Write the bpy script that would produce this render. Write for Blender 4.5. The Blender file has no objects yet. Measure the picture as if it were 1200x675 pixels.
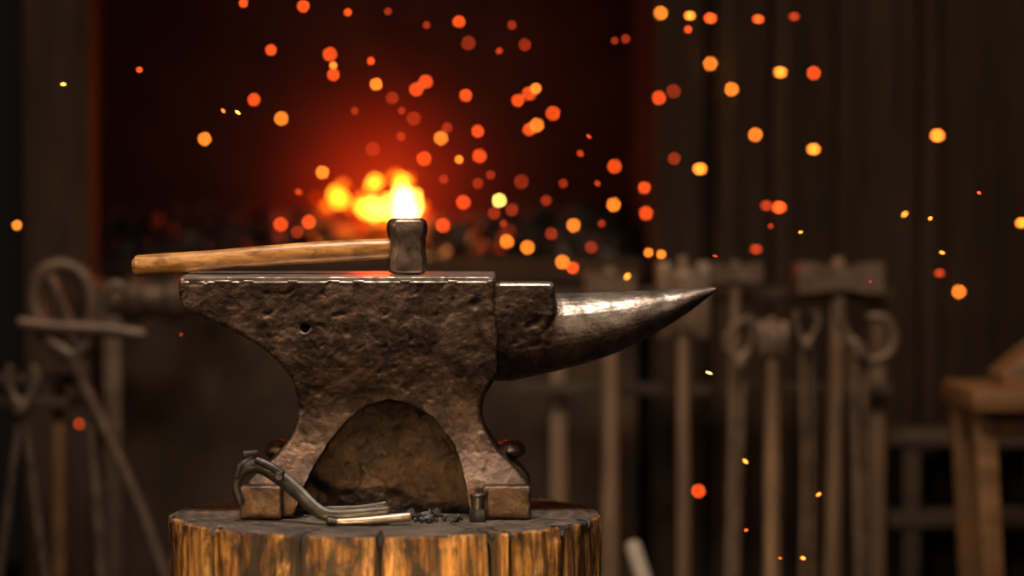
import bpy, bmesh, math, random
from mathutils import Vector, Matrix, noise
random.seed(7)
EYE=0.83
STZ=0.495   # stump top height
AY=0.055    # anvil centre depth

def W(u,v,y):
    """drawing units (mm on the anvil front plane) carried back to real depth y (metres)"""
    s=(3.0+y)/3000.0
    return Vector(((u-600)*s, y, EYE+(270-v)*s))

scene=bpy.context.scene
scene.view_settings.view_transform='Standard'
scene.view_settings.look='None'

# ------------------------------------------------------------------ helpers
def obj_from_bm(name,bm,mats,smooth=True,parent=None):
    bmesh.ops.recalc_face_normals(bm,faces=bm.faces[:])
    me=bpy.data.meshes.new(name); bm.to_mesh(me); bm.free()
    for m in mats: me.materials.append(m)
    if smooth:
        for p in me.polygons: p.use_smooth=True
    ob=bpy.data.objects.new(name,me); scene.collection.objects.link(ob)
    if smooth:
        try: me.set_sharp_from_angle(angle=math.radians(38))
        except Exception: pass
    if parent: ob.parent=parent
    return ob

def empty(name,loc=(0,0,0)):
    e=bpy.data.objects.new(name,None); e.empty_display_size=.05
    scene.collection.objects.link(e); return e

def add_box(bm,c,size,rot=None,bevel=.003,mat=0,seg=2):
    t=bmesh.new(); bmesh.ops.create_cube(t,size=1)
    bmesh.ops.scale(t,vec=size,verts=t.verts)
    if bevel>0: bmesh.ops.bevel(t,geom=t.edges[:],offset=bevel,segments=seg,affect='EDGES',profile=.5)
    M=Matrix.Translation(c)
    if rot is not None: M=M@rot
    bmesh.ops.transform(t,matrix=M,verts=t.verts)
    merge(bm,t,mat)

def merge(bm,t,mat=None):
    vm=[bm.verts.new(v.co) for v in t.verts]
    t.verts.index_update()
    for f in t.faces:
        try:
            nf=bm.faces.new([vm[v.index] for v in f.verts]); nf.material_index=f.material_index if mat is None else mat
        except ValueError: pass
    t.free()

def smooth_path(pts,radii,n=6):
    P=[Vector(p) for p in pts]; out=[];ro=[]
    for i in range(len(P)-1):
        p0=P[max(i-1,0)];p1=P[i];p2=P[i+1];p3=P[min(i+2,len(P)-1)]
        for k in range(n):
            t=k/n
            out.append(.5*((2*p1)+(p2-p0)*t+(2*p0-5*p1+4*p2-p3)*t*t+(3*p1-p0-3*p2+p3)*t**3))
            ro.append(radii[i]*(1-t)+radii[i+1]*t)
    out.append(P[-1]);ro.append(radii[-1]); return out,ro

def add_tube(bm,pts,radii,seg=14,mat=0,smooth=True,flat=1.0,n=6):
    if not isinstance(radii,(list,tuple)): radii=[radii]*len(pts)
    if smooth and len(pts)>2: P,R=smooth_path(pts,list(radii),n)
    else: P=[Vector(p) for p in pts];R=list(radii)
    d0=(P[0]-P[1]).normalized(); d1=(P[-1]-P[-2]).normalized()
    P=[P[0]+d0*R[0]*.35]+P+[P[-1]+d1*R[-1]*.35]; R=[R[0]*.7]+R+[R[-1]*.7]
    T=(P[1]-P[0]).normalized()
    up=Vector((0,1,0)) if abs(T.y)<.9 else Vector((0,0,1))
    nrm=(up-T*up.dot(T)).normalized()
    rings=[]
    for i,p in enumerate(P):
        if i==0: t=(P[1]-P[0])
        elif i==len(P)-1: t=P[-1]-P[-2]
        else: t=P[i+1]-P[i-1]
        t.normalize()
        nrm=(nrm-t*nrm.dot(t)).normalized(); b=t.cross(nrm)
        rings.append([bm.verts.new(p+nrm*math.cos(a)*R[i]*flat+b*math.sin(a)*R[i]) for a in [2*math.pi*k/seg for k in range(seg)]])
    for i in range(len(rings)-1):
        for k in range(seg):
            f=bm.faces.new((rings[i][k],rings[i][(k+1)%seg],rings[i+1][(k+1)%seg],rings[i+1][k])); f.material_index=mat
    for r in (rings[0],rings[-1]):
        f=bm.faces.new(r); f.material_index=mat

def add_blob(bm,c,r,seed,amp=.35,sub=2,mat=0,scale=(1,1,1)):
    t=bmesh.new(); bmesh.ops.create_icosphere(t,subdivisions=sub,radius=1)
    for v in t.verts:
        n=noise.noise(v.co*1.3+Vector((seed*3.1,seed*1.7,seed)))
        n2=noise.cell(v.co*1.6+Vector((seed,seed*2.2,0)))
        k=r*(1+amp*n+amp*.35*(n2-.5))
        v.co=Vector((v.co.x*scale[0],v.co.y*scale[1],v.co.z*scale[2]))*k+Vector(c)
    merge(bm,t,mat)

def loft(bm,rings,mat=0):
    R=[[bm.verts.new(p) for p in r] for r in rings]
    n=len(R[0])
    for i in range(len(R)-1):
        for k in range(n):
            f=bm.faces.new((R[i][k],R[i][(k+1)%n],R[i+1][(k+1)%n],R[i+1][k])); f.material_index=mat
    for r in (R[0],R[-1]):
        f=bm.faces.new(r); f.material_index=mat

def rrect(xl,xr,yf,yb,z,r,seg=4):
    pts=[]
    for cx,cy,a0 in ((xr-r,yb-r,0),(xl+r,yb-r,90),(xl+r,yf+r,180),(xr-r,yf+r,270)):
        for k in range(seg+1):
            a=math.radians(a0+90*k/seg)
            pts.append(Vector((cx+r*math.cos(a),cy+r*math.sin(a),z)))
    return pts

# ------------------------------------------------------------------ materials
def new_mat(name):
    m=bpy.data.materials.new(name); m.use_nodes=True
    nt=m.node_tree; nt.nodes.clear()
    o=nt.nodes.new('ShaderNodeOutputMaterial'); b=nt.nodes.new('ShaderNodeBsdfPrincipled')
    nt.links.new(b.outputs[0],o.inputs[0]); return m,nt,b

def ramp(nt,fac,stops):
    r=nt.nodes.new('ShaderNodeValToRGB'); e=r.color_ramp.elements
    while len(e)<len(stops): e.new(.5)
    for i,(p,c) in enumerate(stops):
        e[i].position=p; e[i].color=(*c,1) if len(c)==3 else c
    nt.links.new(fac,r.inputs[0]); return r.outputs[0]

def nz(nt,vec,scale,detail=6,rough=.6,dist=0):
    n=nt.nodes.new('ShaderNodeTexNoise'); n.inputs['Scale'].default_value=scale
    n.inputs['Detail'].default_value=detail; n.inputs['Roughness'].default_value=rough
    n.inputs['Distortion'].default_value=dist
    nt.links.new(vec,n.inputs['Vector']); return n.outputs[0]

def coords(nt,sc=(1,1,1),rot=(0,0,0)):
    t=nt.nodes.new('ShaderNodeTexCoord'); m=nt.nodes.new('ShaderNodeMapping')
    m.inputs['Scale'].default_value=sc; m.inputs['Rotation'].default_value=rot
    nt.links.new(t.outputs['Object'],m.inputs[0]); return m.outputs[0]

def mix(nt,f,a,b,mode='MIX'):
    m=nt.nodes.new('ShaderNodeMix'); m.data_type='RGBA'; m.blend_type=mode
    for s,v in ((0,f),(6,a),(7,b)):
        if isinstance(v,(float,int)): m.inputs[s].default_value=v
        elif isinstance(v,tuple): m.inputs[s].default_value=(*v,1)
        else: nt.links.new(v,m.inputs[s])
    return m.outputs[2]

def mth(nt,op,a,b=0.0,clamp=False):
    m=nt.nodes.new('ShaderNodeMath'); m.operation=op; m.use_clamp=clamp
    for i,v in enumerate((a,b)):
        if isinstance(v,(float,int)): m.inputs[i].default_value=v
        else: nt.links.new(v,m.inputs[i])
    return m.outputs[0]

def bump(nt,h,strength,dist,bsdf,prev=None):
    b=nt.nodes.new('ShaderNodeBump'); b.inputs['Strength'].default_value=strength; b.inputs['Distance'].default_value=dist
    nt.links.new(h,b.inputs['Height'])
    if prev is not None: nt.links.new(prev,b.inputs['Normal'])
    if bsdf is not None: nt.links.new(b.outputs[0],bsdf.inputs['Normal'])
    return b.outputs[0]

def simple(name,c1,c2,scale=20,sc=(1,1,1),rough=.6,metal=0,bs=.4,bd=.002,island=False):
    m,nt,b=new_mat(name); v=coords(nt,sc)
    n=nz(nt,v,scale,8,.65,.3); col=ramp(nt,n,[(.3,c1),(.7,c2)])
    if island:
        g=nt.nodes.new('ShaderNodeNewGeometry')
        k=ramp(nt,g.outputs['Random Per Island'],[(0,(.35,.35,.35)),(1,(1.0,1.0,1.0))])
        col=mix(nt,1.0,col,k,'MULTIPLY')
    nt.links.new(col,b.inputs['Base Color'])
    b.inputs['Roughness'].default_value=rough; b.inputs['Metallic'].default_value=metal
    bump(nt,n,bs,bd,b); return m

# --- anvil steel
def anvil_material():
    m,nt,b=new_mat('anvil_forged_steel'); v=coords(nt)
    n1=nz(nt,v,18,9,.72,.5); n2=nz(nt,v,70,8,.7); n4=nz(nt,v,30,6,.58,.5)
    col=ramp(nt,n1,[(.30,(.016,.010,.008)),(.46,(.055,.034,.025)),(.60,(.135,.085,.060)),(.78,(.28,.195,.145))])
    rustm=ramp(nt,nz(nt,v,26,7,.72,.6),[(.60,(0,0,0)),(.70,(1,1,1))])
    col=mix(nt,mth(nt,'MULTIPLY',rustm,.55),col,(.24,.085,.04))
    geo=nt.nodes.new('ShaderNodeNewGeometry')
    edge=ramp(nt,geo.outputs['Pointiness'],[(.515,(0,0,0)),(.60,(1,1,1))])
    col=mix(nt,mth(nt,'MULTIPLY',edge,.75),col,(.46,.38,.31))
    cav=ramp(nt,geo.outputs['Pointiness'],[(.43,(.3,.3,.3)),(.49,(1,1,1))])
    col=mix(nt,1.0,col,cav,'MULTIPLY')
    shd=nt.nodes.new('ShaderNodeAttribute'); shd.attribute_name='soot_shade'  # shade of the arch recess, painted dark into the anvil colour
    col=mix(nt,mth(nt,'MULTIPLY',shd.outputs['Fac'],ramp(nt,nz(nt,v,12,6,.6),[(.3,(.92,.92,.92)),(.75,(.5,.5,.5))])),col,(.012,.007,.005))
    at=nt.nodes.new('ShaderNodeAttribute'); at.attribute_name='polish'
    pol=at.outputs['Fac']
    steel=ramp(nt,nz(nt,v,22,8,.7,.3),[(.35,(.14,.115,.10)),(.6,(.44,.38,.335))])
    col=mix(nt,pol,col,steel)
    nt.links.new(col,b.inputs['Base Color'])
    b.inputs['Metallic'].default_value=.8
    r=ramp(nt,n2,[(.3,(.28,.28,.28)),(.7,(.54,.54,.54))])
    r=mix(nt,mth(nt,'MULTIPLY',pol,.75),r,(.26,.26,.26))
    nt.links.new(r,b.inputs['Roughness'])
    inv=mth(nt,'SUBTRACT',1.05,pol)
    h0=mth(nt,'MULTIPLY',n4,inv); p0=bump(nt,h0,.32,.009,None)
    h1=mth(nt,'MULTIPLY',n2,inv)
    p=bump(nt,h1,.6,.0035,None,p0); bump(nt,nz(nt,v,260,4,.6),.12,.001,b,p)
    return m
M_anvil=anvil_material()
M_iron=simple('dark_iron',(.014,.012,.012),(.075,.068,.063),60,rough=.45,metal=.75,bs=.35)
M_ironrust=simple('aged_iron',(.075,.052,.038),(.27,.19,.14),25,rough=.5,metal=.5,bs=.3,bd=.003)
M_ham=simple('hammer_steel',(.045,.029,.024),(.25,.175,.14),45,rough=.36,metal=.85,bs=.4,bd=.002)
M_pale=simple('bright_steel',(.18,.14,.115),(.38,.32,.27),60,rough=.4,metal=.8,bs=.2,bd=.001)
M_coal=simple('coal',(.008,.008,.009),(.06,.06,.066),30,rough=.42,bs=.6,bd=.004,island=True)
def handle_mat():
    m,nt,b=new_mat('ash_wood_handle'); v=coords(nt,(3,40,40))
    n=nz(nt,v,3,8,.6,.5); col=ramp(nt,n,[(.25,(.15,.055,.014)),(.5,(.42,.195,.055)),(.75,(.62,.33,.11))])
    d=ramp(nt,nz(nt,coords(nt,(6,20,20)),4,6,.7,1),[(.46,(1,1,1)),(.68,(.28,.19,.13))])
    col=mix(nt,1.0,col,d,'MULTIPLY')
    nt.links.new(col,b.inputs['Base Color']); b.inputs['Roughness'].default_value=.33
    bump(nt,n,.3,.0015,b); return m
M_handle=handle_mat()
M_oldhandle=simple('old_wood_handle',(.10,.060,.037),(.32,.205,.13),6,(8,8,1),rough=.55,bs=.2)
M_wallw=simple('weathered_planks',(.012,.007,.004),(.10,.060,.034),5,(14,14,.8),rough=.85,bs=.5,bd=.006,island=True)
M_post=simple('old_post',(.035,.021,.012),(.12,.077,.050),5,(12,12,.8),rough=.85,bs=.5,bd=.006)
M_rack=simple('rack_wood',(.03,.020,.013),(.09,.062,.04),6,(1,10,10),rough=.75,bs=.4,bd=.004)
M_bench=simple('bench_wood',(.10,.045,.018),(.26,.13,.05),5,(1.5,10,10),rough=.6,bs=.3,bd=.003)
M_dirt=simple('dirt_floor',(.02,.016,.012),(.06,.045,.033),8,rough=.95,bs=.6,bd=.01)
M_plaster=simple('sooty_masonry',(.020,.013,.008),(.10,.066,.042),6,rough=.9,bs=.7,bd=.012)
M_soot=simple('soot_blackened_wall',(.008,.006,.006),(.035,.027,.025),4,rough=.95,bs=.5,bd=.01)

def emis_attr(name,attr='glow'):
    m=bpy.data.materials.new(name); m.use_nodes=True; nt=m.node_tree; nt.nodes.clear()
    o=nt.nodes.new('ShaderNodeOutputMaterial'); e=nt.nodes.new('ShaderNodeEmission'); a=nt.nodes.new('ShaderNodeAttribute')
    a.attribute_name=attr; nt.links.new(a.outputs['Color'],e.inputs[0]); nt.links.new(e.outputs[0],o.inputs[0])
    e.inputs[1].default_value=1; return m
M_spark=emis_attr('spark_glow'); M_flame=emis_attr('flame_glow')
for mm in (M_spark,M_flame):
    try: mm.cycles.emission_sampling='NONE'
    except Exception: pass
def ember_mat():
    m,nt,b=new_mat('ember_coal'); v=coords(nt)
    n=nz(nt,v,22,5,.6); 
    nt.links.new(ramp(nt,n,[(.35,(.10,.003,0)),(.5,(.8,.05,.005)),(.7,(1,.25,.02))]),b.inputs['Emission Color'])
    b.inputs['Emission Strength'].default_value=.9; b.inputs['Base Color'].default_value=(.02,.02,.02,1); return m
M_ember=ember_mat()

def stump_mats():
    m,nt,b=new_mat('stump_side_wood'); v=coords(nt,(26,26,2.2))
    n=nz(nt,v,1.6,9,.68,.6)
    col=ramp(nt,n,[(.30,(.02,.009,.004)),(.41,(.15,.06,.014)),(.53,(.50,.235,.055)),(.75,(.88,.52,.17))])
    d=ramp(nt,nz(nt,coords(nt,(9,9,6)),1.5,6,.68,.8),[(.42,(.05,.032,.022)),(.57,(1,1,1))])
    col=mix(nt,1.0,col,d,'MULTIPLY')
    d2=ramp(nt,nz(nt,coords(nt,(60,60,9)),1.5,6,.7,1.2),[(.42,(.12,.07,.04)),(.52,(1,1,1))])
    col=mix(nt,.7,col,mix(nt,1.0,col,d2,'MULTIPLY'))
    at=nt.nodes.new('ShaderNodeAttribute'); at.attribute_name='crack'
    col=mix(nt,at.outputs['Fac'],col,(.006,.003,.002))
    nt.links.new(col,b.inputs['Base Color']); b.inputs['Roughness'].default_value=.42
    bump(nt,n,1.0,.010,b)
    t,nt,b=new_mat('stump_top_wood')
    v=coords(nt)
    mp=nt.nodes.new('ShaderNodeMapping'); mp.inputs['Location'].default_value=(.15,-.05,0)
    tc=nt.nodes.new('ShaderNodeTexCoord'); nt.links.new(tc.outputs['Object'],mp.inputs[0])
    w=nt.nodes.new('ShaderNodeTexWave'); w.wave_type='RINGS'; w.rings_direction='Z'
    w.inputs['Scale'].default_value=18; w.inputs['Distortion'].default_value=6; w.inputs['Detail'].default_value=5; w.inputs['Detail Scale'].default_value=1.2
    nt.links.new(mp.outputs[0],w.inputs[0])
    col=ramp(nt,w.outputs['Fac'],[(.2,(.08,.060,.047)),(.8,(.13,.098,.078))])
    soot_shade=ramp(nt,nz(nt,v,14,8,.75,.5),[(.38,(.15,.14,.14)),(.62,(1,1,1))])
    col=mix(nt,1.0,col,soot_shade,'MULTIPLY')
    at=nt.nodes.new('ShaderNodeAttribute'); at.attribute_name='crack'
    col=mix(nt,at.outputs['Fac'],col,(.006,.004,.003))
    nt.links.new(col,b.inputs['Base Color']); b.inputs['Roughness'].default_value=.6
    p=bump(nt,w.outputs['Fac'],.2,.002,None); bump(nt,nz(nt,v,60,6,.7),.8,.005,b,p)
    return m,t
M_stS,M_stT=stump_mats()

# ------------------------------------------------------------------ room
def slab(name,c,size,mat):
    bm=bmesh.new(); add_box(bm,c,size,bevel=0); return obj_from_bm(name,bm,[mat],smooth=False)
slab('floor',(0,-.6,-.05),(6.4,8,.1),M_dirt)
slab('ceiling',(0,-.6,2.85),(6.4,8,.1),M_wallw)
slab('wall_left',(-3.05,-.6,1.4),(.1,8,2.8),M_wallw)
slab('wall_right',(3.05,-.6,1.4),(.1,8,2.8),M_wallw)
slab('wall_front',(0,-4.65,1.4),(6.4,.1,2.8),M_wallw)
def plankrun(bm,x0,x1,z0,z1,y,w=.13):
    x=x0
    while x<x1-.02:
        ww=min(w*random.uniform(.8,1.2),x1-x)
        add_box(bm,(x+ww/2,y+random.uniform(-.012,.012),(z0+z1)/2),(ww-.006,.03,z1-z0),bevel=.003)
        x+=ww
bm=bmesh.new(); plankrun(bm,.35,3.0,0,2.8,1.68); add_box(bm,(1.675,1.72,1.4),(2.65,.02,2.8),bevel=0)
for px in (787,850,915,990,1135):
    p=W(px,0,1.64); add_box(bm,(p.x,1.645,1.4),(.034 if px<1000 else .10,.03,2.8),bevel=.004)
obj_from_bm('wall_back_right',bm,[M_wallw])
bm=bmesh.new(); plankrun(bm,-3.0,-.95,0,2.8,1.68); add_box(bm,(-1.98,1.72,1.4),(2.04,.02,2.8),bevel=0)
obj_from_bm('wall_back_left',bm,[M_wallw])
bm=bmesh.new()
x0,x1=W(27,0,1.5).x,W(106,0,1.5).x
add_box(bm,((x0+x1)/2,1.55,1.4),(x1-x0,.1,2.8),bevel=.008)
obj_from_bm('timber_post',bm,[M_post])
bm=bmesh.new(); add_box(bm,(.30,1.66,1.4),(.09,.09,2.8),bevel=.008)
obj_from_bm('timber_post.001',bm,[M_wallw])

# ------------------------------------------------------------------ forge
forge=empty('brick_forge')
bm=bmesh.new()
add_box(bm,(-.30,1.98,.37),(1.06,.62,.74),bevel=.01)
add_box(bm,(-.30,1.67,.755),(1.08,.05,.05),bevel=.008)
obj_from_bm('hearth_base',bm,[M_plaster],parent=forge)
bm=bmesh.new()
add_box(bm,(-.30,2.36,1.4),(1.3,.08,2.0),bevel=0)
add_box(bm,(-.88,2.04,1.25),(.06,.64,2.4),bevel=0)
add_box(bm,(.28,2.04,1.25),(.06,.64,2.4),bevel=0)
add_box(bm,(-.30,2.04,2.3),(1.2,.62,.06),bevel=0)
add_box(bm,(-.30,1.74,2.2),(1.2,.06,1.0),bevel=0)
obj_from_bm('firebox',bm,[M_soot],smooth=False,parent=forge)
fx=W(447,0,1.9).x
def heap(x,y):
    h=.775+.09*min(1,max(0,(y-1.68)/.25))+.018*noise.noise(Vector((x*6,y*6,0)))
    h-=.03*math.exp(-((x-fx)/.13)**2)
    return h
bm=bmesh.new()
for i in range(650):
    x=random.uniform(-.79,.20); y=random.uniform(1.72,2.28); r=random.uniform(.012,.03)
    z=heap(x,y)-r*.4
    near=math.hypot(x-fx,(y-1.9))
    hot = near<.09 and random.random()<.6
    add_blob(bm,(x,y,z),r,i,.45,1,1 if hot else 0)
g=[]
nx,ny=40,16
for j in range(ny+1):
    row=[]
    for i in range(nx+1):
        x=-.82+1.05*i/nx; y=1.70+.60*j/ny
        row.append(bm.verts.new((x,y,heap(x,y)-.02)))
    g.append(row)
for j in range(ny):
    for i in range(nx): bm.faces.new((g[j][i],g[j][i+1],g[j+1][i+1],g[j+1][i]))
obj_from_bm('coal_bed',bm,[M_coal,M_ember],parent=forge)

def colored(name,items,mat,parent=None):
    V=[];F=[];C=[]
    for vs,fs,c in items:
        o=len(V); V+=vs; F+=[[k+o for k in f] for f in fs]
        C+=[c(v) if callable(c) else c for v in vs]
    me=bpy.data.meshes.new(name); me.from_pydata([tuple(v) for v in V],[],F); me.materials.append(mat)
    a=me.attributes.new('glow','FLOAT_COLOR','POINT')
    for i,c in enumerate(C): a.data[i].color=(*c,1)
    for p in me.polygons: p.use_smooth=True
    ob=bpy.data.objects.new(name,me); scene.collection.objects.link(ob)
    if parent: ob.parent=parent
    return ob
def sphere_data(sub):
    t=bmesh.new(); bmesh.ops.create_icosphere(t,subdivisions=sub,radius=1); t.verts.index_update()
    vs=[v.co.copy() for v in t.verts]; fs=[[v.index for v in f.verts] for f in t.faces]; t.free(); return vs,fs
S3=sphere_data(3); S1=sphere_data(2)
items=[]
HOT=(17,11,3.2); MID=(8,2.4,.10); ORG=(2.6,.38,.015); RED=(1.0,.05,.0)
for px,py,w,h,c in [(476,242,28,28,HOT),(470,230,17,24,(13,7,1.2)),(486,236,13,20,(11,5.5,.5)),(458,242,18,22,(10,4.4,.35)),(440,245,22,21,(10,4.4,.35)),(428,243,19,18,(9,3.2,.15)),(424,232,10,13,ORG),
                    (446,234,12,14,ORG),(470,213,13,14,MID),(462,207,12,12,ORG),(480,212,9,12,ORG),(438,214,13,13,MID),(396,231,20,20,(7,1.8,.06)),(386,240,12,12,ORG),(400,217,12,10,ORG),
                    (412,242,9,10,ORG),(410,222,7,8,RED),(452,258,32,10,ORG),(500,252,12,10,RED),(376,246,10,9,RED),(494,244,9,14,ORG),(425,258,18,8,RED),(372,232,8,8,RED)]:
    y=1.9+random.uniform(-.05,.03); c0=W(px,py,y); s=1.633/1000
    vs=[]
    for v in S3[0]:
        t=(v.z+1)/2
        k=(1-.35*t**2)*1.05
        vs.append(Vector((c0.x+v.x*w/2*s*k+.004*math.sin(t*5+px),c0.y+v.y*w/2*s*k,c0.z+v.z*h/2*s*1.1)))
    items.append((vs,S3[1],c))
colored('forge_fire',items,M_flame,forge)
def haze_mat():  # self-emitting volume that paints the red glow around the fire
    m=bpy.data.materials.new('fire_glow_haze'); m.use_nodes=True; nt=m.node_tree; nt.nodes.clear()
    o=nt.nodes.new('ShaderNodeOutputMaterial'); e=nt.nodes.new('ShaderNodeEmission')
    tc=nt.nodes.new('ShaderNodeTexCoord')
    ln=nt.nodes.new('ShaderNodeVectorMath'); ln.operation='LENGTH'; nt.links.new(tc.outputs['Object'],ln.inputs[0])
    inv=mth(nt,'SUBTRACT',1.0,ln.outputs['Value'],True)
    p=mth(nt,'POWER',inv,4.0)
    sm=ramp(nt,nz(nt,tc.outputs['Object'],2.2,4,.6,.6),[(.3,(.4,.4,.4)),(.7,(1,1,1))])
    st=mth(nt,'MULTIPLY',mth(nt,'MULTIPLY',p,sm),6.0)
    nt.links.new(st,e.inputs[1])
    col=ramp(nt,inv,[(.3,(1,.010,.002)),(.85,(1,.045,.004)),(1,(1,.12,.01))])
    nt.links.new(col,e.inputs[0])
    nt.links.new(e.outputs[0],o.inputs['Volume'])
    try: m.cycles.emission_sampling='NONE'
    except Exception: pass
    return m
M_haze=haze_mat()
bm=bmesh.new(); bmesh.ops.create_icosphere(bm,subdivisions=4,radius=1)
hz=obj_from_bm('fire_glow_volume',bm,[M_haze],parent=forge)
hz.location=W(447,224,1.95); hz.scale=(.38,.32,.40)

# sparks in the air
R_=(.80,.070,.009);D_=(.22,.018,.004);O_=(1.0,.23,.020);Y_=(1.2,.55,.06);H_=(1.3,.95,.2)
sp=[(286,4,14,R_),(356,8,18,R_),(164,82,9,R_),(318,59,16,R_),(298,117,18,R_),(330,139,20,O_),(387,64,20,R_),(391,88,18,R_),(391,77,12,O_),
(441,99,18,O_),(435,72,12,R_),(408,15,12,R_),(538,26,18,R_),(549,51,20,D_),(546,112,18,R_),(485,139,20,D_),(488,105,20,R_),(499,96,20,R_),(517,162,20,O_),
(560,154,18,R_),(497,186,22,R_),(538,187,13,O_),(437,175,22,D_),(562,183,20,R_),(378,202,19,O_),(240,163,19,O_),(262,130,5,O_),(279,132,7,Y_),
(75,99,7,Y_),(20,264,15,O_),(329,263,21,R_),(362,260,20,R_),(348,272,18,D_),(585,235,21,H_),(579,250,18,D_),(543,237,26,R_),(519,264,24,R_),(611,213,22,D_),(600,246,18,D_),
(607,118,18,R_),(620,110,20,R_),(628,104,16,O_),(629,147,22,O_),(620,152,18,R_),(648,133,22,R_),(594,283,21,O_),(618,290,24,O_),(672,264,20,O_),
(659,307,25,O_),(671,314,18,R_),(646,274,18,D_),(693,290,18,D_),(720,195,21,R_),(719,240,20,O_),(755,220,18,R_),(757,250,20,R_),(760,296,14,O_),(775,298,14,O_),(735,324,10,O_),
(774,16,20,O_),(808,19,14,O_),(832,22,16,R_),(806,35,12,R_),(832,75,22,O_),(857,105,22,O_),(885,158,24,O_),(888,23,14,R_),(820,198,18,O_),(789,107,20,D_),(772,115,20,R_),
(733,46,14,D_),(790,186,18,D_),(913,243,18,R_),(898,241,16,D_),(953,175,17,O_),(914,85,17,O_),(953,86,20,R_),(930,20,14,D_),(1098,159,19,O_),(1124,342,24,O_),(1101,320,14,D_),
(1060,251,9,O_),(1090,256,8,O_),(1104,296,7,O_),(1197,261,16,O_),(1147,226,6,R_),(938,272,6,O_),(886,292,16,D_),(903,265,9,D_),(874,541,8,O_),(819,576,20,R_),
(960,580,7,O_),(942,655,8,O_),(875,622,6,R_),(915,655,5,R_),(64,459,17,D_),(92,497,18,D_),(690,160,8,D_),(720,48,12,D_),(471,130,12,D_),(455,14,12,D_),(600,30,14,D_),
(680,180,10,D_),(640,235,16,D_),(700,215,9,D_),(560,215,16,D_),(585,60,10,D_),(615,53,18,D_),(350,225,10,D_),(520,210,14,D_),(838,300,6,D_),(1020,330,5,D_),(831,437,5,H_),(212,392,5,D_),
(460,115,18,D_),(524,150,16,D_),(575,205,14,D_),(660,215,14,D_),(590,262,12,D_),(705,262,12,D_),(500,30,12,D_),(416,130,12,D_),(470,160,14,D_)]
items=[]
rs=random.Random(3)
for px,py,dia,c in sp:
    core=4.0 if dia>=12 else 2.8
    s_=max(0,dia*.95-core*.6); d=min(1.6,3*s_/(49-s_)) if s_<49 else 1.5
    if dia<9: d=rs.uniform(.1,.25)
    k=min(20,(max(dia,1)/core)**2*.9)
    c0=W(px,py,d); r=core/2*(3+d)/3000
    ang=rs.uniform(-.9,.9); el=rs.uniform(1.0,1.1) if dia>=12 else rs.uniform(1.3,2.4)
    if px==831: el=4.5; ang=.35; r*=.6; d=.1; k=5
    if px>800 and 13<dia<20 : ang=.05; el=2.0
    M=Matrix.Rotation(ang,3,'Y')@Matrix.Diagonal((el,1,1))
    items.append(([c0+M@(v*r) for v in S1[0]],S1[1],tuple(x*k for x in c)))
colored('flying_sparks',items,M_spark)

# ------------------------------------------------------------------ stump
SX=-.150; SR=.2525; SY=.05
cr=[(-1.2,.013,.06),(-.854,.018,.09),(-.365,.016,.06),(.02,.014,.06),(.545,.013,.10),(.62,.014,.06),(.95,.018,.07),(1.26,.018,.08)]
a=1.6
while a<5.0: cr.append((a,random.uniform(.010,.018),random.uniform(.03,.08))); a+=random.uniform(.2,.5)
def crack(ang,z,top=False,rr=1.0):
    best=0
    for a0,w,L in cr:
        aa=a0+.03*noise.noise(Vector((a0*7,0,z*12)))
        if top: aa=a0+.03*noise.noise(Vector((a0*7,0,STZ*12)))+.05*(1-rr)*6*noise.noise(Vector((a0*7,rr*14,3)))
        d=abs((ang-aa+math.pi)%(2*math.pi)-math.pi)
        ww=w*(1.05+.6*noise.noise(Vector((a0*3,5,z*14))))
        if top:
            dist=(1-rr)*SR
            if dist>L: continue
            ww=w*1.2*(1-dist/L)/max(rr,.3)
        best=max(best,math.exp(-(d/ww)**2) if ww>1e-4 else 0)
    return best
bm=bmesh.new(); N=720; rows=[]; crk=[]
zs=[0,.1,.2,.28]+[.3+.195*i/46 for i in range(47)]
srt=sorted([c[0]%(2*math.pi) for c in cr])
def blockoff(ang):
    import bisect
    i=bisect.bisect(srt,ang%(2*math.pi))%len(srt); return .007*noise.noise(Vector((i*5.3,1,1)))
def rad(ang,z):
    n=.010*noise.noise(Vector((math.sin(ang)*2,math.cos(ang)*2,z*1.5)))+.004*noise.fractal(Vector((math.sin(ang)*16,math.cos(ang)*16,z*7)),1,2,3)
    n+=.0026*noise.noise(Vector((math.sin(ang)*60,math.cos(ang)*60,z*5)))
    return SR+n*.8+blockoff(ang)
def vert(ang,r,z,c):
    v=bm.verts.new((SX+r*math.sin(ang),SY-r*math.cos(ang),z)); crk.append(c); return v
for z in zs:
    row=[]
    for k in range(N):
        ang=2*math.pi*k/N; c=crack(ang,z); edge=max(0,(z-(STZ-.006))/.006)
        chip=.006*max(0,noise.noise(Vector((math.sin(ang)*11,math.cos(ang)*11,4))))*(1 if z>STZ-.014 else 0)
        row.append(vert(ang,rad(ang,z)-.016*c-.003*edge**2-chip,min(z,STZ-.0015),c))
    rows.append(row)
for rr in (.985,.97,.95,.925,.9,.87,.84,.8,.76,.7,.64,.58,.5,.4,.3,.2,.1):
    row=[]
    for k in range(N):
        ang=2*math.pi*k/N; c=crack(ang,STZ,True,rr)
        z=STZ-.010*c+.0009*noise.fractal(Vector((rr*SR*40*math.sin(ang),rr*SR*40*math.cos(ang),0)),1,2,3)-.0006
        if rr>.93: z-=.0012+.004*max(0,noise.noise(Vector((math.sin(ang)*9,math.cos(ang)*9,8))))
        row.append(vert(ang,rad(ang,STZ)*rr,z,c))
    rows.append(row)
for i in range(len(rows)-1):
    mi=0 if i<len(zs)-1 else 1
    for k in range(N):
        f=bm.faces.new((rows[i][k],rows[i][(k+1)%N],rows[i+1][(k+1)%N],rows[i+1][k])); f.material_index=mi
f=bm.faces.new(rows[-1]); f.material_index=1
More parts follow.
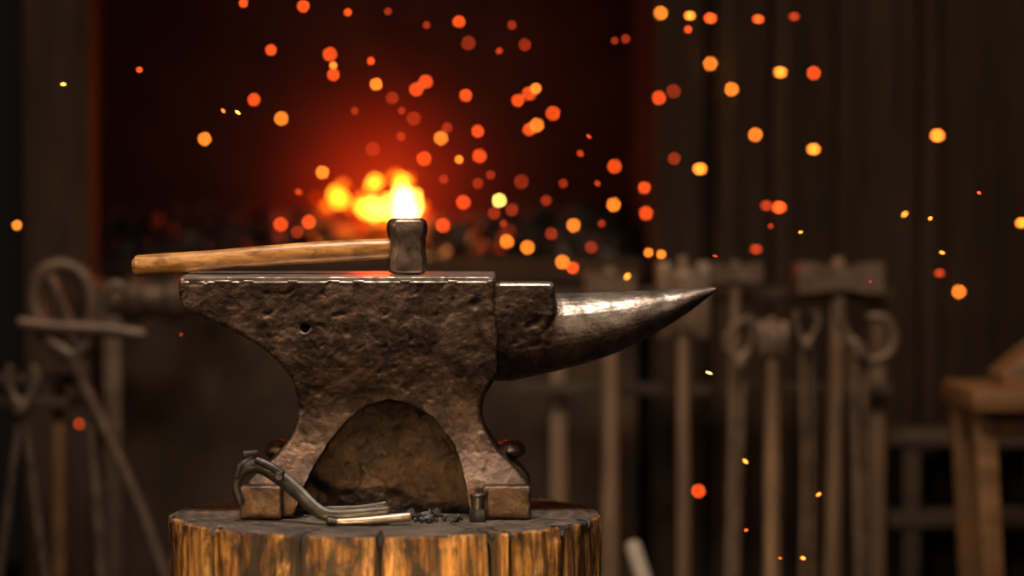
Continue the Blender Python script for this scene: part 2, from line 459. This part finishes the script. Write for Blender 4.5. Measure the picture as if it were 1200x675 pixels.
f=bm.faces.new(rows[0])
stump=obj_from_bm('tree_stump',bm,[M_stS,M_stT])
at=stump.data.attributes.new('crack','FLOAT','POINT')
for i,c in enumerate(crk): at.data[i].value=min(1,c*1.4)

# ------------------------------------------------------------------ anvil
def zz(py): return EYE+(270-py)/1000
def xx(px): return (px-600)/1000
lv=[(324.5,211,579,.055),(328,209,580,.056),(350,210,580,.056),(360,212,581,.056),(368,228,582,.056),(376,246,582,.056),(386,268,583,.056),
(400,296,584,.056),(412,312,584,.055),(425,326,584,.054),(440,337,584,.052),(452,343,576,.050),(464,347,568,.048),(478,349,564,.047),(492,348,564,.048),
(505,344,568,.050),(518,336,576,.053),(530,326,586,.057),(542,313,598,.063),(553,300,610,.070),(562,292,617,.076),(570,288,620,.080),(585,286,622,.082)]
rings=[]
for py,xl,xr,hd in lv: rings.append(rrect(xx(xl),xx(xr),AY-hd,AY+hd,zz(py),.006))
rings.append(rrect(xx(286),xx(622),AY-.082,AY+.082,STZ,.006))
for r in rings[:3]:
    for p in r: p.z+=.045*(p.y-0)
bm=bmesh.new(); loft(bm,rings)
body=obj_from_bm('anvil_tmp',bm,[],smooth=False)
arch=[(340,640),(346,600),(355,575),(367,548),(384,520),(405,494),(430,475),(455,469),(482,474),(508,490),(528,515),(541,545),(548,575),(552,600),(556,640)]
def cutter(y0,y1):
    bm=bmesh.new(); loft(bm,[[Vector((xx(a),y0,zz(b))) for a,b in arch],[Vector((xx(a),y1,zz(b))) for a,b in arch]])
    o=obj_from_bm('cut',bm,[],smooth=False); return o
cuts=[cutter(-.2,AY-.024),cutter(AY+.024,.35)]
bm=bmesh.new(); add_tube(bm,[(xx(357),-.05,zz(384)),(xx(357),.012,zz(384))],.0055,smooth=False); cuts.append(obj_from_bm('cut',bm,[],smooth=False))
for sx in (xx(270),xx(640)):
    bm=bmesh.new(); pts=[(-.036,-.03),(-.034,.02),(-.02,.045),(0,.052),(.02,.045),(.034,.02),(.036,-.03)]
    w=.030
    loft(bm,[[Vector((sx-w,AY+a,STZ+b)) for a,b in pts],[Vector((sx+w,AY+a,STZ+b)) for a,b in pts]])
    cuts.append(obj_from_bm('cut',bm,[],smooth=False))
for c in cuts:
    md=body.modifiers.new('b','BOOLEAN'); md.operation='DIFFERENCE'; md.solver='EXACT'; md.object=c
dg=bpy.context.evaluated_depsgraph_get(); me=bpy.data.meshes.new_from_object(body.evaluated_get(dg))
bm=bmesh.new(); bm.from_mesh(me)
for o in cuts+[body]: bpy.data.objects.remove(o)
hs=[(556,352,440,.040),(575,346,450,.046),(600,345,450,.048),(630,345,443,.048),(655,345,437,.046),(685,344.5,430,.042),(715,343.5,420,.038),(745,342.5,407,.033),(770,341.5,394,.027),(795,340,379,.020),(815,339,365,.0135),(830,338,353,.0075),(844,337,342,.0022)]
rings=[]
for px,t,b,hd in hs:
    cz=(zz(t)+zz(b))/2; rz=(zz(t)-zz(b))/2
    rings.append([Vector((xx(px),AY+hd*math.cos(q),cz+rz*math.sin(q))) for q in [2*math.pi*k/40 for k in range(40)]])
t=bmesh.new(); loft(t,rings); bmesh.ops.recalc_face_normals(t,faces=t.faces[:]); merge(bm,t)
t=bmesh.new()
loft(t,[rrect(xx(560),xx(648),AY-.050,AY+.050,zz(332),.005),rrect(xx(560),xx(650),AY-.052,AY+.052,zz(335),.006),rrect(xx(560),xx(650),AY-.052,AY+.052,zz(368),.006),
        rrect(xx(560),xx(640),AY-.049,AY+.049,zz(392),.010),rrect(xx(560),xx(622),AY-.044,AY+.044,zz(415),.012),rrect(xx(560),xx(600),AY-.036,AY+.036,zz(438),.012)])
bmesh.ops.recalc_face_normals(t,faces=t.faces[:]); merge(bm,t)
for x0,x1 in ((284,333),(566,622)):
    for s in (-1,1):
        t=bmesh.new(); yc=AY+s*.078
        z1=zz(566); add_box(t,((xx(x0)+xx(x1))/2,yc,(z1+STZ)/2),(xx(x1)-xx(x0),.040,z1-STZ),bevel=.004); bmesh.ops.recalc_face_normals(t,faces=t.faces[:]); merge(bm,t)
# rounded ledge at each end above the feet
for px in (322,597):
    t=bmesh.new(); bmesh.ops.create_icosphere(t,subdivisions=4,radius=1)
    for v in t.verts: v.co=Vector((xx(px)+v.co.x*.019,AY+.012+v.co.y*.036,zz(533)+v.co.z*.012))
    bmesh.ops.recalc_face_normals(t,faces=t.faces[:]); merge(bm,t)
me2=bpy.data.meshes.new('a'); bm.to_mesh(me2); bm.free()
tmp=bpy.data.objects.new('a',me2); scene.collection.objects.link(tmp)
md=tmp.modifiers.new('r','REMESH'); md.mode='VOXEL'; md.voxel_size=.0015; md.use_smooth_shade=True
md=tmp.modifiers.new('s','SMOOTH'); md.factor=.5; md.iterations=3
dg=bpy.context.evaluated_depsgraph_get(); me=bpy.data.meshes.new_from_object(tmp.evaluated_get(dg))
bpy.data.objects.remove(tmp)
me.name='anvil'
pol=[];new=[];soot_shade=[]
ZT=zz(324.5)
for v in me.vertices:
    co=v.co; n=v.normal
    horn=min(1,max(0,(co.x-.048)/.012))
    ztop=ZT+.045*co.y
    top=1.0 if (n.z>.5 and (co.z>ztop-.005 or (co.x>-.015 and co.z>zz(333)-.004))) else 0.0
    edge=0.0
    if co.z>ztop-.0055+.002*noise.noise(co*60) and co.x<-.018: edge=.85
    p=max(top,horn*min(1,max(0,.35+.7*n.z+.6*noise.noise(co*25))),edge)
    amp=(1-.92*max(top,horn))*(1-.6*edge)
    inr=1.0 if (abs(co.y-AY)<.028 and abs(n.y)>.6 and -.26<co.x<-.04 and co.z<zz(466)) else 0.0  # arch recess faces that get the painted shade
    f1=noise.fractal(co*50,1,2,5); f2=noise.noise(co*170)
    pit=max(0,noise.noise(co*80+Vector((9,3,1)))-.34)
    d=amp*((.0011+.0014*inr)*f1+.0004*f2-.0050*pit)+.0003*f1*horn
    if co.x<-.29 and co.z<zz(520) or co.x>-.03 and co.z<zz(520) : d*=.6
    new.append(co+n*d); pol.append(p); soot_shade.append(inr)
for v,c in zip(me.vertices,new): v.co=c; v.co.z=max(v.co.z,STZ)
a=me.attributes.new('polish','FLOAT','POINT')
for i,p in enumerate(pol): a.data[i].value=p
a=me.attributes.new('soot_shade','FLOAT','POINT')
for i,p in enumerate(soot_shade): a.data[i].value=p
me.materials.clear(); me.materials.append(M_anvil)
for p in me.polygons: p.use_smooth=True
anvil=bpy.data.objects.new('anvil',me); scene.collection.objects.link(anvil)

# ------------------------------------------------------------------ hammer
HY=.055
ham=empty('blacksmith_hammer')
bm=bmesh.new()
c0=W(477,322,HY)
base=ZT+.045*HY+.0009
def sq(hw,hd,ch,z):
    p=[(hw,-hd+ch),(hw,hd-ch),(hw-ch,hd),(-hw+ch,hd),(-hw,hd-ch),(-hw,-hd+ch),(-hw+ch,-hd),(hw-ch,-hd)]
    R=Matrix.Rotation(math.radians(9),3,'Z')
    return [R@Vector((a,b,0))+Vector((c0.x,HY,z)) for a,b in p]
H=.0655
loft(bm,[sq(.018,.018,.005,base),sq(.0210,.0205,.006,base+.002),sq(.0220,.0215,.006,base+.006),sq(.0220,.0215,.006,base+.018),sq(.0208,.021,.007,base+.026),
         sq(.0208,.021,.007,base+.042),sq(.0225,.0218,.006,base+.048),sq(.0230,.0222,.006,base+.057),sq(.0215,.0207,.006,base+.0625),sq(.018,.017,.006,base+H)])
hd_=obj_from_bm('head',bm,[M_ham],parent=ham)
md=hd_.modifiers.new('b','BEVEL'); md.width=.0012; md.segments=2; md.limit_method='ANGLE'; md.angle_limit=math.radians(20)
bm=bmesh.new()
pts=[W(159,312,HY),W(164,311.6,HY),W(200,308.6,HY),W(260,304,HY),W(330,298.5,HY),W(400,294,HY),W(450,291.5,HY),W(480,290.5,HY)]
add_tube(bm,pts,[.0105,.0130,.0126,.0118,.0125,.0130,.0122,.0115],seg=28,flat=.85)
obj_from_bm('handle',bm,[M_handle],parent=ham)

# ------------------------------------------------------------------ small things on the stump
bm=bmesh.new()
add_tube(bm,[W(281,592,-.06),W(276,570,-.06),(W(284,552,-.06)),W(303,547,-.06),W(326,559,-.062),W(350,579,-.072),W(370,598,-.085),W(388,605,-.09),W(420,603,-.09),W(455,599,-.088)],
         [.004,.0055,.0070,.0085,.0090,.0085,.008,.0070,.006,.005],flat=.6,n=8)
add_tube(bm,[W(286,534,-.055),W(302,532,-.055)],.0058,smooth=False)
add_tube(bm,[W(298,534,-.055),W(290,541,-.057),W(281,548,-.06),W(277,560,-.06)],.0052)
add_tube(bm,[W(300,540,-.06),W(318,548,-.064),W(330,556,-.066)],.005)
add_tube(bm,[W(380,598,-.085),W(420,597,-.085),W(452,593,-.083)],[.004,.004,.005],flat=.6)
add_tube(bm,[W(326,559,-.076),W(326,559,-.050)],.006,smooth=False)
add_tube(bm,[W(384,611,-.098),W(394,613,-.100)],.005,smooth=False)
add_tube(bm,[W(390,613,-.100),W(430,611,-.098),W(480,606,-.09)],[.0042,.005,.0052],mat=1)
obj_from_bm('forging_tongs',bm,[M_iron,M_pale])
bm=bmesh.new()
b0=W(560,613,-.062); b0.z=STZ
loft(bm,[[b0+Vector((r*math.cos(q),r*math.sin(q),h)) for q in [math.pi/3*k+.3 for k in range(6)]] for r,h in ((.0095,0),(.0105,.001),(.0105,.013),(.0095,.0145))])
loft(bm,[[b0+Vector((r*math.cos(q),r*math.sin(q),h)) for q in [math.pi/8*k for k in range(16)]] for r,h in ((.0078,.014),(.008,.028),(.0095,.029),(.0098,.031),(.0085,.0325))])
obj_from_bm('steel_bolt',bm,[M_iron])
bm=bmesh.new()
for i in range(60):
    if i<40: px=random.gauss(500,20); y=random.uniform(-.075,-.005)
    else: px=random.uniform(350,545); y=random.uniform(-.06,.0)
    r=random.uniform(.0012,.0035) if i>8 else random.uniform(.004,.007)
    p=W(px,600,y)
    add_blob(bm,(p.x,y,STZ+r*.6),r,i,.45,1)
obj_from_bm('coal_crumbs',bm,[M_coal])

# ------------------------------------------------------------------ background: racks and tools (right)
RY=1.38
rack=empty('tool_rack')
bm=bmesh.new()
for py,hh in ((345,.022),(456,.022)):
    a=W(600,py,RY);b=W(1045,py,RY); add_box(bm,((a.x+b.x)/2,RY,a.z),(b.x-a.x,.03,hh),bevel=.004)
obj_from_bm('rails',bm,[M_rack],parent=rack)
bm=bmesh.new()
for px in (655,1030):
    a=W(px,345,RY); add_box(bm,(a.x,RY+.03,a.z/2),(.028,.03,a.z),bevel=.004)
    add_box(bm,(a.x,RY+.03,.02),(.05,.16,.04),bevel=.004)
obj_from_bm('uprights',bm,[M_oldhandle],parent=rack)

def sledge(px,pyh,hw,hh,pyend,rw=.013,lean=0,y=RY-.06,dep=.03):
    e=empty('sledge_hammer')
    bm=bmesh.new(); c=W(px,pyh,y)
    s=(3+y)/3000
    w=hw*s; h=hh*s
    prof=[(-1,.82),(-.94,1),(-.55,1),(-.3,.80),(.3,.80),(.55,1),(.94,1),(1,.82)]
    rg=[]
    for t,k in prof:
        hy=dep*k; hz=h/2*k; ch=.3
        rg.append([Vector((c.x+t*w/2,c.y+a*hy,c.z+b*hz)) for a,b in [(1,-1+ch),(1,1-ch),(1-ch,1),(-1+ch,1),(-1,1-ch),(-1,-1+ch),(-1+ch,-1),(1-ch,-1)]])
    loft(bm,rg); obj_from_bm('head',bm,[M_ironrust],parent=e)
    bm=bmesh.new(); b=W(px+lean,pyend,y); top=c+Vector((0,0,h*.55))
    P=[top.lerp(b,t) for t in (0,.15,.4,.7,.95,1)]
    add_tube(bm,P,[rw*.8,rw*.85,rw*.95,rw,rw*1.1,rw*1.0],flat=.85); obj_from_bm('handle',bm,[M_oldhandle],parent=e)
    return e
sledge(715,335,60,34,705,.015,y=RY-.07)
sledge(800,352,62,90,705,.011,2,y=RY-.09)
sledge(862,322,64,26,705,.011,-3,y=RY-.07,dep=.02)
sledge(905,400,34,46,705,.013,0,y=RY-.09,dep=.024)
sledge(983,328,104,42,705,.014,-6,y=RY-.08,dep=.036)

def tongs(name,piv,jl,jr,rl,rr_,y,r=.0085,mat=None):
    bm=bmesh.new()
    add_tube(bm,[W(*p,y) for p in jl]+[W(*piv,y)]+[W(*p,y) for p in rr_],[r*1.1]*len(jl)+[r*1.9]+[r*1.1]+[r]*(len(rr_)-1))
    y2=y-.012
    add_tube(bm,[W(*p,y2) for p in jr]+[W(*piv,y2)]+[W(*p,y2) for p in rl],[r*1.1]*len(jr)+[r*1.9]+[r*1.1]+[r]*(len(rl)-1))
    a=W(*piv,y); add_tube(bm,[a+Vector((0,.015,0)),a-Vector((0,.03,0))],r*1.2,smooth=False)
    return obj_from_bm(name,bm,[mat or M_ironrust])
tongs('blacksmith_tongs',(866,425),[(880,372),(862,382),(852,402)],[(884,376),(882,395),(876,412)],[(860,450),(857,560),(854,705)],[(870,450),(866,560),(862,705)],RY-.16,.007)
tongs('blacksmith_tongs.001',(1006,412),[(985,352),(984,372),(994,395)],[(1018,372),(1036,374),(1048,392),(1044,412),(1028,422),(1014,420)],[(1002,450),(1005,560),(1009,705)],[(1012,450),(1013,560),(1017,705)],RY-.17,.0085)
tongs('blacksmith_tongs.002',(945,405),[(934,365),(932,378),(938,394)],[(955,365),(960,378),(952,394)],[(941,430),(943,560),(940,705)],[(950,430),(952,560),(952,705)],RY-.16,.005)
bm=bmesh.new(); a=W(742,640,1.0); add_tube(bm,[a,a.lerp(Vector((a.x+.10,.7,.012)),.5),Vector((a.x+.10,.7,.012))],[.013,.015,.015]); 
obj_from_bm('spare_hammer_handle',bm,[simple('pale_wood',(.22,.18,.15),(.36,.30,.25),5,(8,8,1),rough=.6)])

bn=empty('work_bench')
BY=1.0
a=W(1142,455,BY)
bm=bmesh.new()
add_box(bm,(a.x+.26,BY+.1,a.z-.018),(.54,.30,.036),bevel=.006); add_box(bm,(a.x+.26,BY+.0,a.z-.05),(.48,.025,.05),bevel=.004); add_box(bm,(a.x+.26,BY+.2,a.z-.05),(.48,.025,.05),bevel=.004)
obj_from_bm('top',bm,[M_bench],parent=bn)
bm=bmesh.new()
for dx in (.03,.485):
    for dy in (0,.2):
        R=Matrix.Rotation(math.radians(-3 if dx<.1 else 3),4,'Y')
        add_box(bm,(a.x+dx,BY+dy,(a.z-.03)/2),(.034,.034,a.z-.035),rot=R,bevel=.004)
add_box(bm,(a.x+.26,BY+.1,.14),(.42,.03,.04),bevel=.004)
obj_from_bm('legs',bm,[M_bench],parent=bn)
bm=bmesh.new(); c=W(1192,430,BY+.1)
loft(bm,[rrect(c.x-.035,c.x+.16,BY+.03,BY+.17,a.z,.01),rrect(c.x-.035,c.x+.16,BY+.03,BY+.17,a.z+.02,.01),rrect(c.x+.005,c.x+.16,BY+.04,BY+.16,a.z+.055,.01),rrect(c.x+.03,c.x+.15,BY+.05,BY+.15,a.z+.075,.01)])
obj_from_bm('wood_block',bm,[M_bench])
bm=bmesh.new()
for py in (512,605):
    p=W(1100,py,1.5); add_box(bm,(p.x+.1,1.52,p.z),(.40,.20,.025),bevel=.003)
for px in (1062,1208):
    p=W(px,500,1.5)
    for y in (1.44,1.60): add_box(bm,(p.x,y,p.z/2),(.03,.03,p.z),bevel=.003)
sh=obj_from_bm('storage_shelf',bm,[M_rack])

# ------------------------------------------------------------------ background left
LY=1.12
rk=empty('tool_rack.001')
bm=bmesh.new()
for py in (445,472):
    a=W(-60,py,LY);b=W(92,py,LY); add_box(bm,((a.x+b.x)/2,LY,a.z),(b.x-a.x,.02,.018),bevel=.003)
obj_from_bm('rails',bm,[M_rack],parent=rk)
bm=bmesh.new()
for px in (-50,66):
    a=W(px,440,LY); add_box(bm,(a.x,LY+.02,a.z/2),(.02,.02,a.z),bevel=.003); add_box(bm,(a.x,LY+.02,.015),(.04,.2,.03),bevel=.003)
obj_from_bm('uprights',bm,[M_bench],parent=rk)
bm=bmesh.new(); y=LY-.04
ring=[(86,418),(62,402),(46,375),(40,345),(50,320),(72,311),(94,320),(106,345),(108,372),(102,398),(86,418)]
add_tube(bm,[W(*p,y) for p in ring],[.014]*len(ring))
add_tube(bm,[W(*p,y+.01) for p in [(100,412),(116,385),(120,350),(134,334),(146,338)]],.009)
add_tube(bm,[W(*p,y-.01) for p in [(60,325),(70,350),(78,372),(86,400)]],.009)
add_tube(bm,[W(*p,y-.012) for p in [(22,378),(70,384),(120,386),(168,392)]],[.010,.013,.013,.010])
add_tube(bm,[W(*p,y) for p in [(86,420),(100,458),(130,520),(165,600),(200,700)]],[.014,.011,.010,.010,.010])
add_tube(bm,[W(*p,y+.012) for p in [(86,420),(100,470),(108,540),(114,610),(118,700)]],[.012,.0095,.0095,.0095,.0095])
obj_from_bm('ring_tongs',bm,[M_ironrust])
tongs('blacksmith_tongs.003',(25,480),[(12,430),(8,445),(16,465)],[(38,430),(42,445),(34,465)],[(20,510),(10,580),(-6,705)],[(30,510),(40,590),(55,705)],LY-.05,.0065)
bm=bmesh.new(); y=1.45
a=W(112,350,y); b=W(205,350,y)
add_tube(bm,[a,b],.032,seg=28,smooth=False)
for q in (a,b,a.lerp(b,.5)): add_tube(bm,[q-Vector((.008,0,0)),q+Vector((.008,0,0))],.040,seg=28,smooth=False)
add_tube(bm,[b,b+Vector((.02,.04,0)),b+Vector((.03,.10,0)),b+Vector((.03,.15,0))],.028,seg=20)
add_box(bm,(a.x+.03,y,(a.z-.03)/2),(.03,.03,a.z-.03),bevel=.003)
obj_from_bm('air_blast_pipe',bm,[M_ironrust])

# ------------------------------------------------------------------ lights
def area(name,loc,target,size,power,col,sy=None,spread=180):
    l=bpy.data.lights.new(name,'AREA'); l.energy=power; l.color=col; l.size=size; l.spread=math.radians(spread)
    if sy: l.shape='RECTANGLE'; l.size_y=sy
    o=bpy.data.objects.new(name,l); o.location=loc
    o.rotation_euler=(Vector(target)-Vector(loc)).to_track_quat('-Z','Y').to_euler(); scene.collection.objects.link(o); return o
area('added_top_light',(-.1,-.45,2.4),(-.05,.05,.7),.7,11,(1,.83,.66),.35,spread=80)  # unseen overhead area light added for the anvil, no roof opening
area('added_key_light',(1.0,-1.9,1.3),(-.1,0,.55),.3,.8,(1,.72,.46),spread=60)  # unseen warm key light added at the front right
area('added_left_fill',(-1.5,-1.0,1.5),(-.2,0,.6),.3,1.7,(1,.68,.42),spread=60)  # unseen warm fill added from the left
area('added_stump_fill',(-.30,-1.6,.36),(-.15,-.2,.32),.2,1.3,(1,.64,.27),spread=20)  # unseen low narrow light added to brighten the stump side
area('tool_wall_light',(.8,.2,2.1),(.85,1.4,.80),.4,3.6,(1,.68,.42),spread=100)
area('left_wall_light',(-1.1,.2,2.1),(-1.0,1.25,.70),.4,2.0,(1,.68,.44),spread=100)
def point(name,loc,power,col,r=.04):
    l=bpy.data.lights.new(name,'POINT'); l.energy=power; l.color=col; l.shadow_soft_size=r
    o=bpy.data.objects.new(name,l); o.location=loc; scene.collection.objects.link(o)
point('fire_light',(fx,1.98,1.0),3.8,(1,.05,.01),.05)

w=bpy.data.worlds.new('dim_workshop'); scene.world=w; w.use_nodes=True
w.node_tree.nodes['Background'].inputs[0].default_value=(.5,.38,.3,1); w.node_tree.nodes['Background'].inputs[1].default_value=.01

# ------------------------------------------------------------------ camera
cam=bpy.data.cameras.new('camera'); cam.lens=90; cam.sensor_width=36
co=bpy.data.objects.new('camera',cam); co.location=(0,-3,EYE)
co.rotation_euler=(Vector((0,0,EYE-.0675))-Vector((0,-3,EYE))).to_track_quat('-Z','Y').to_euler()
cam.dof.use_dof=True; cam.dof.focus_distance=3.0; cam.dof.aperture_fstop=1.85; cam.clip_start=.05
scene.collection.objects.link(co); scene.camera=co
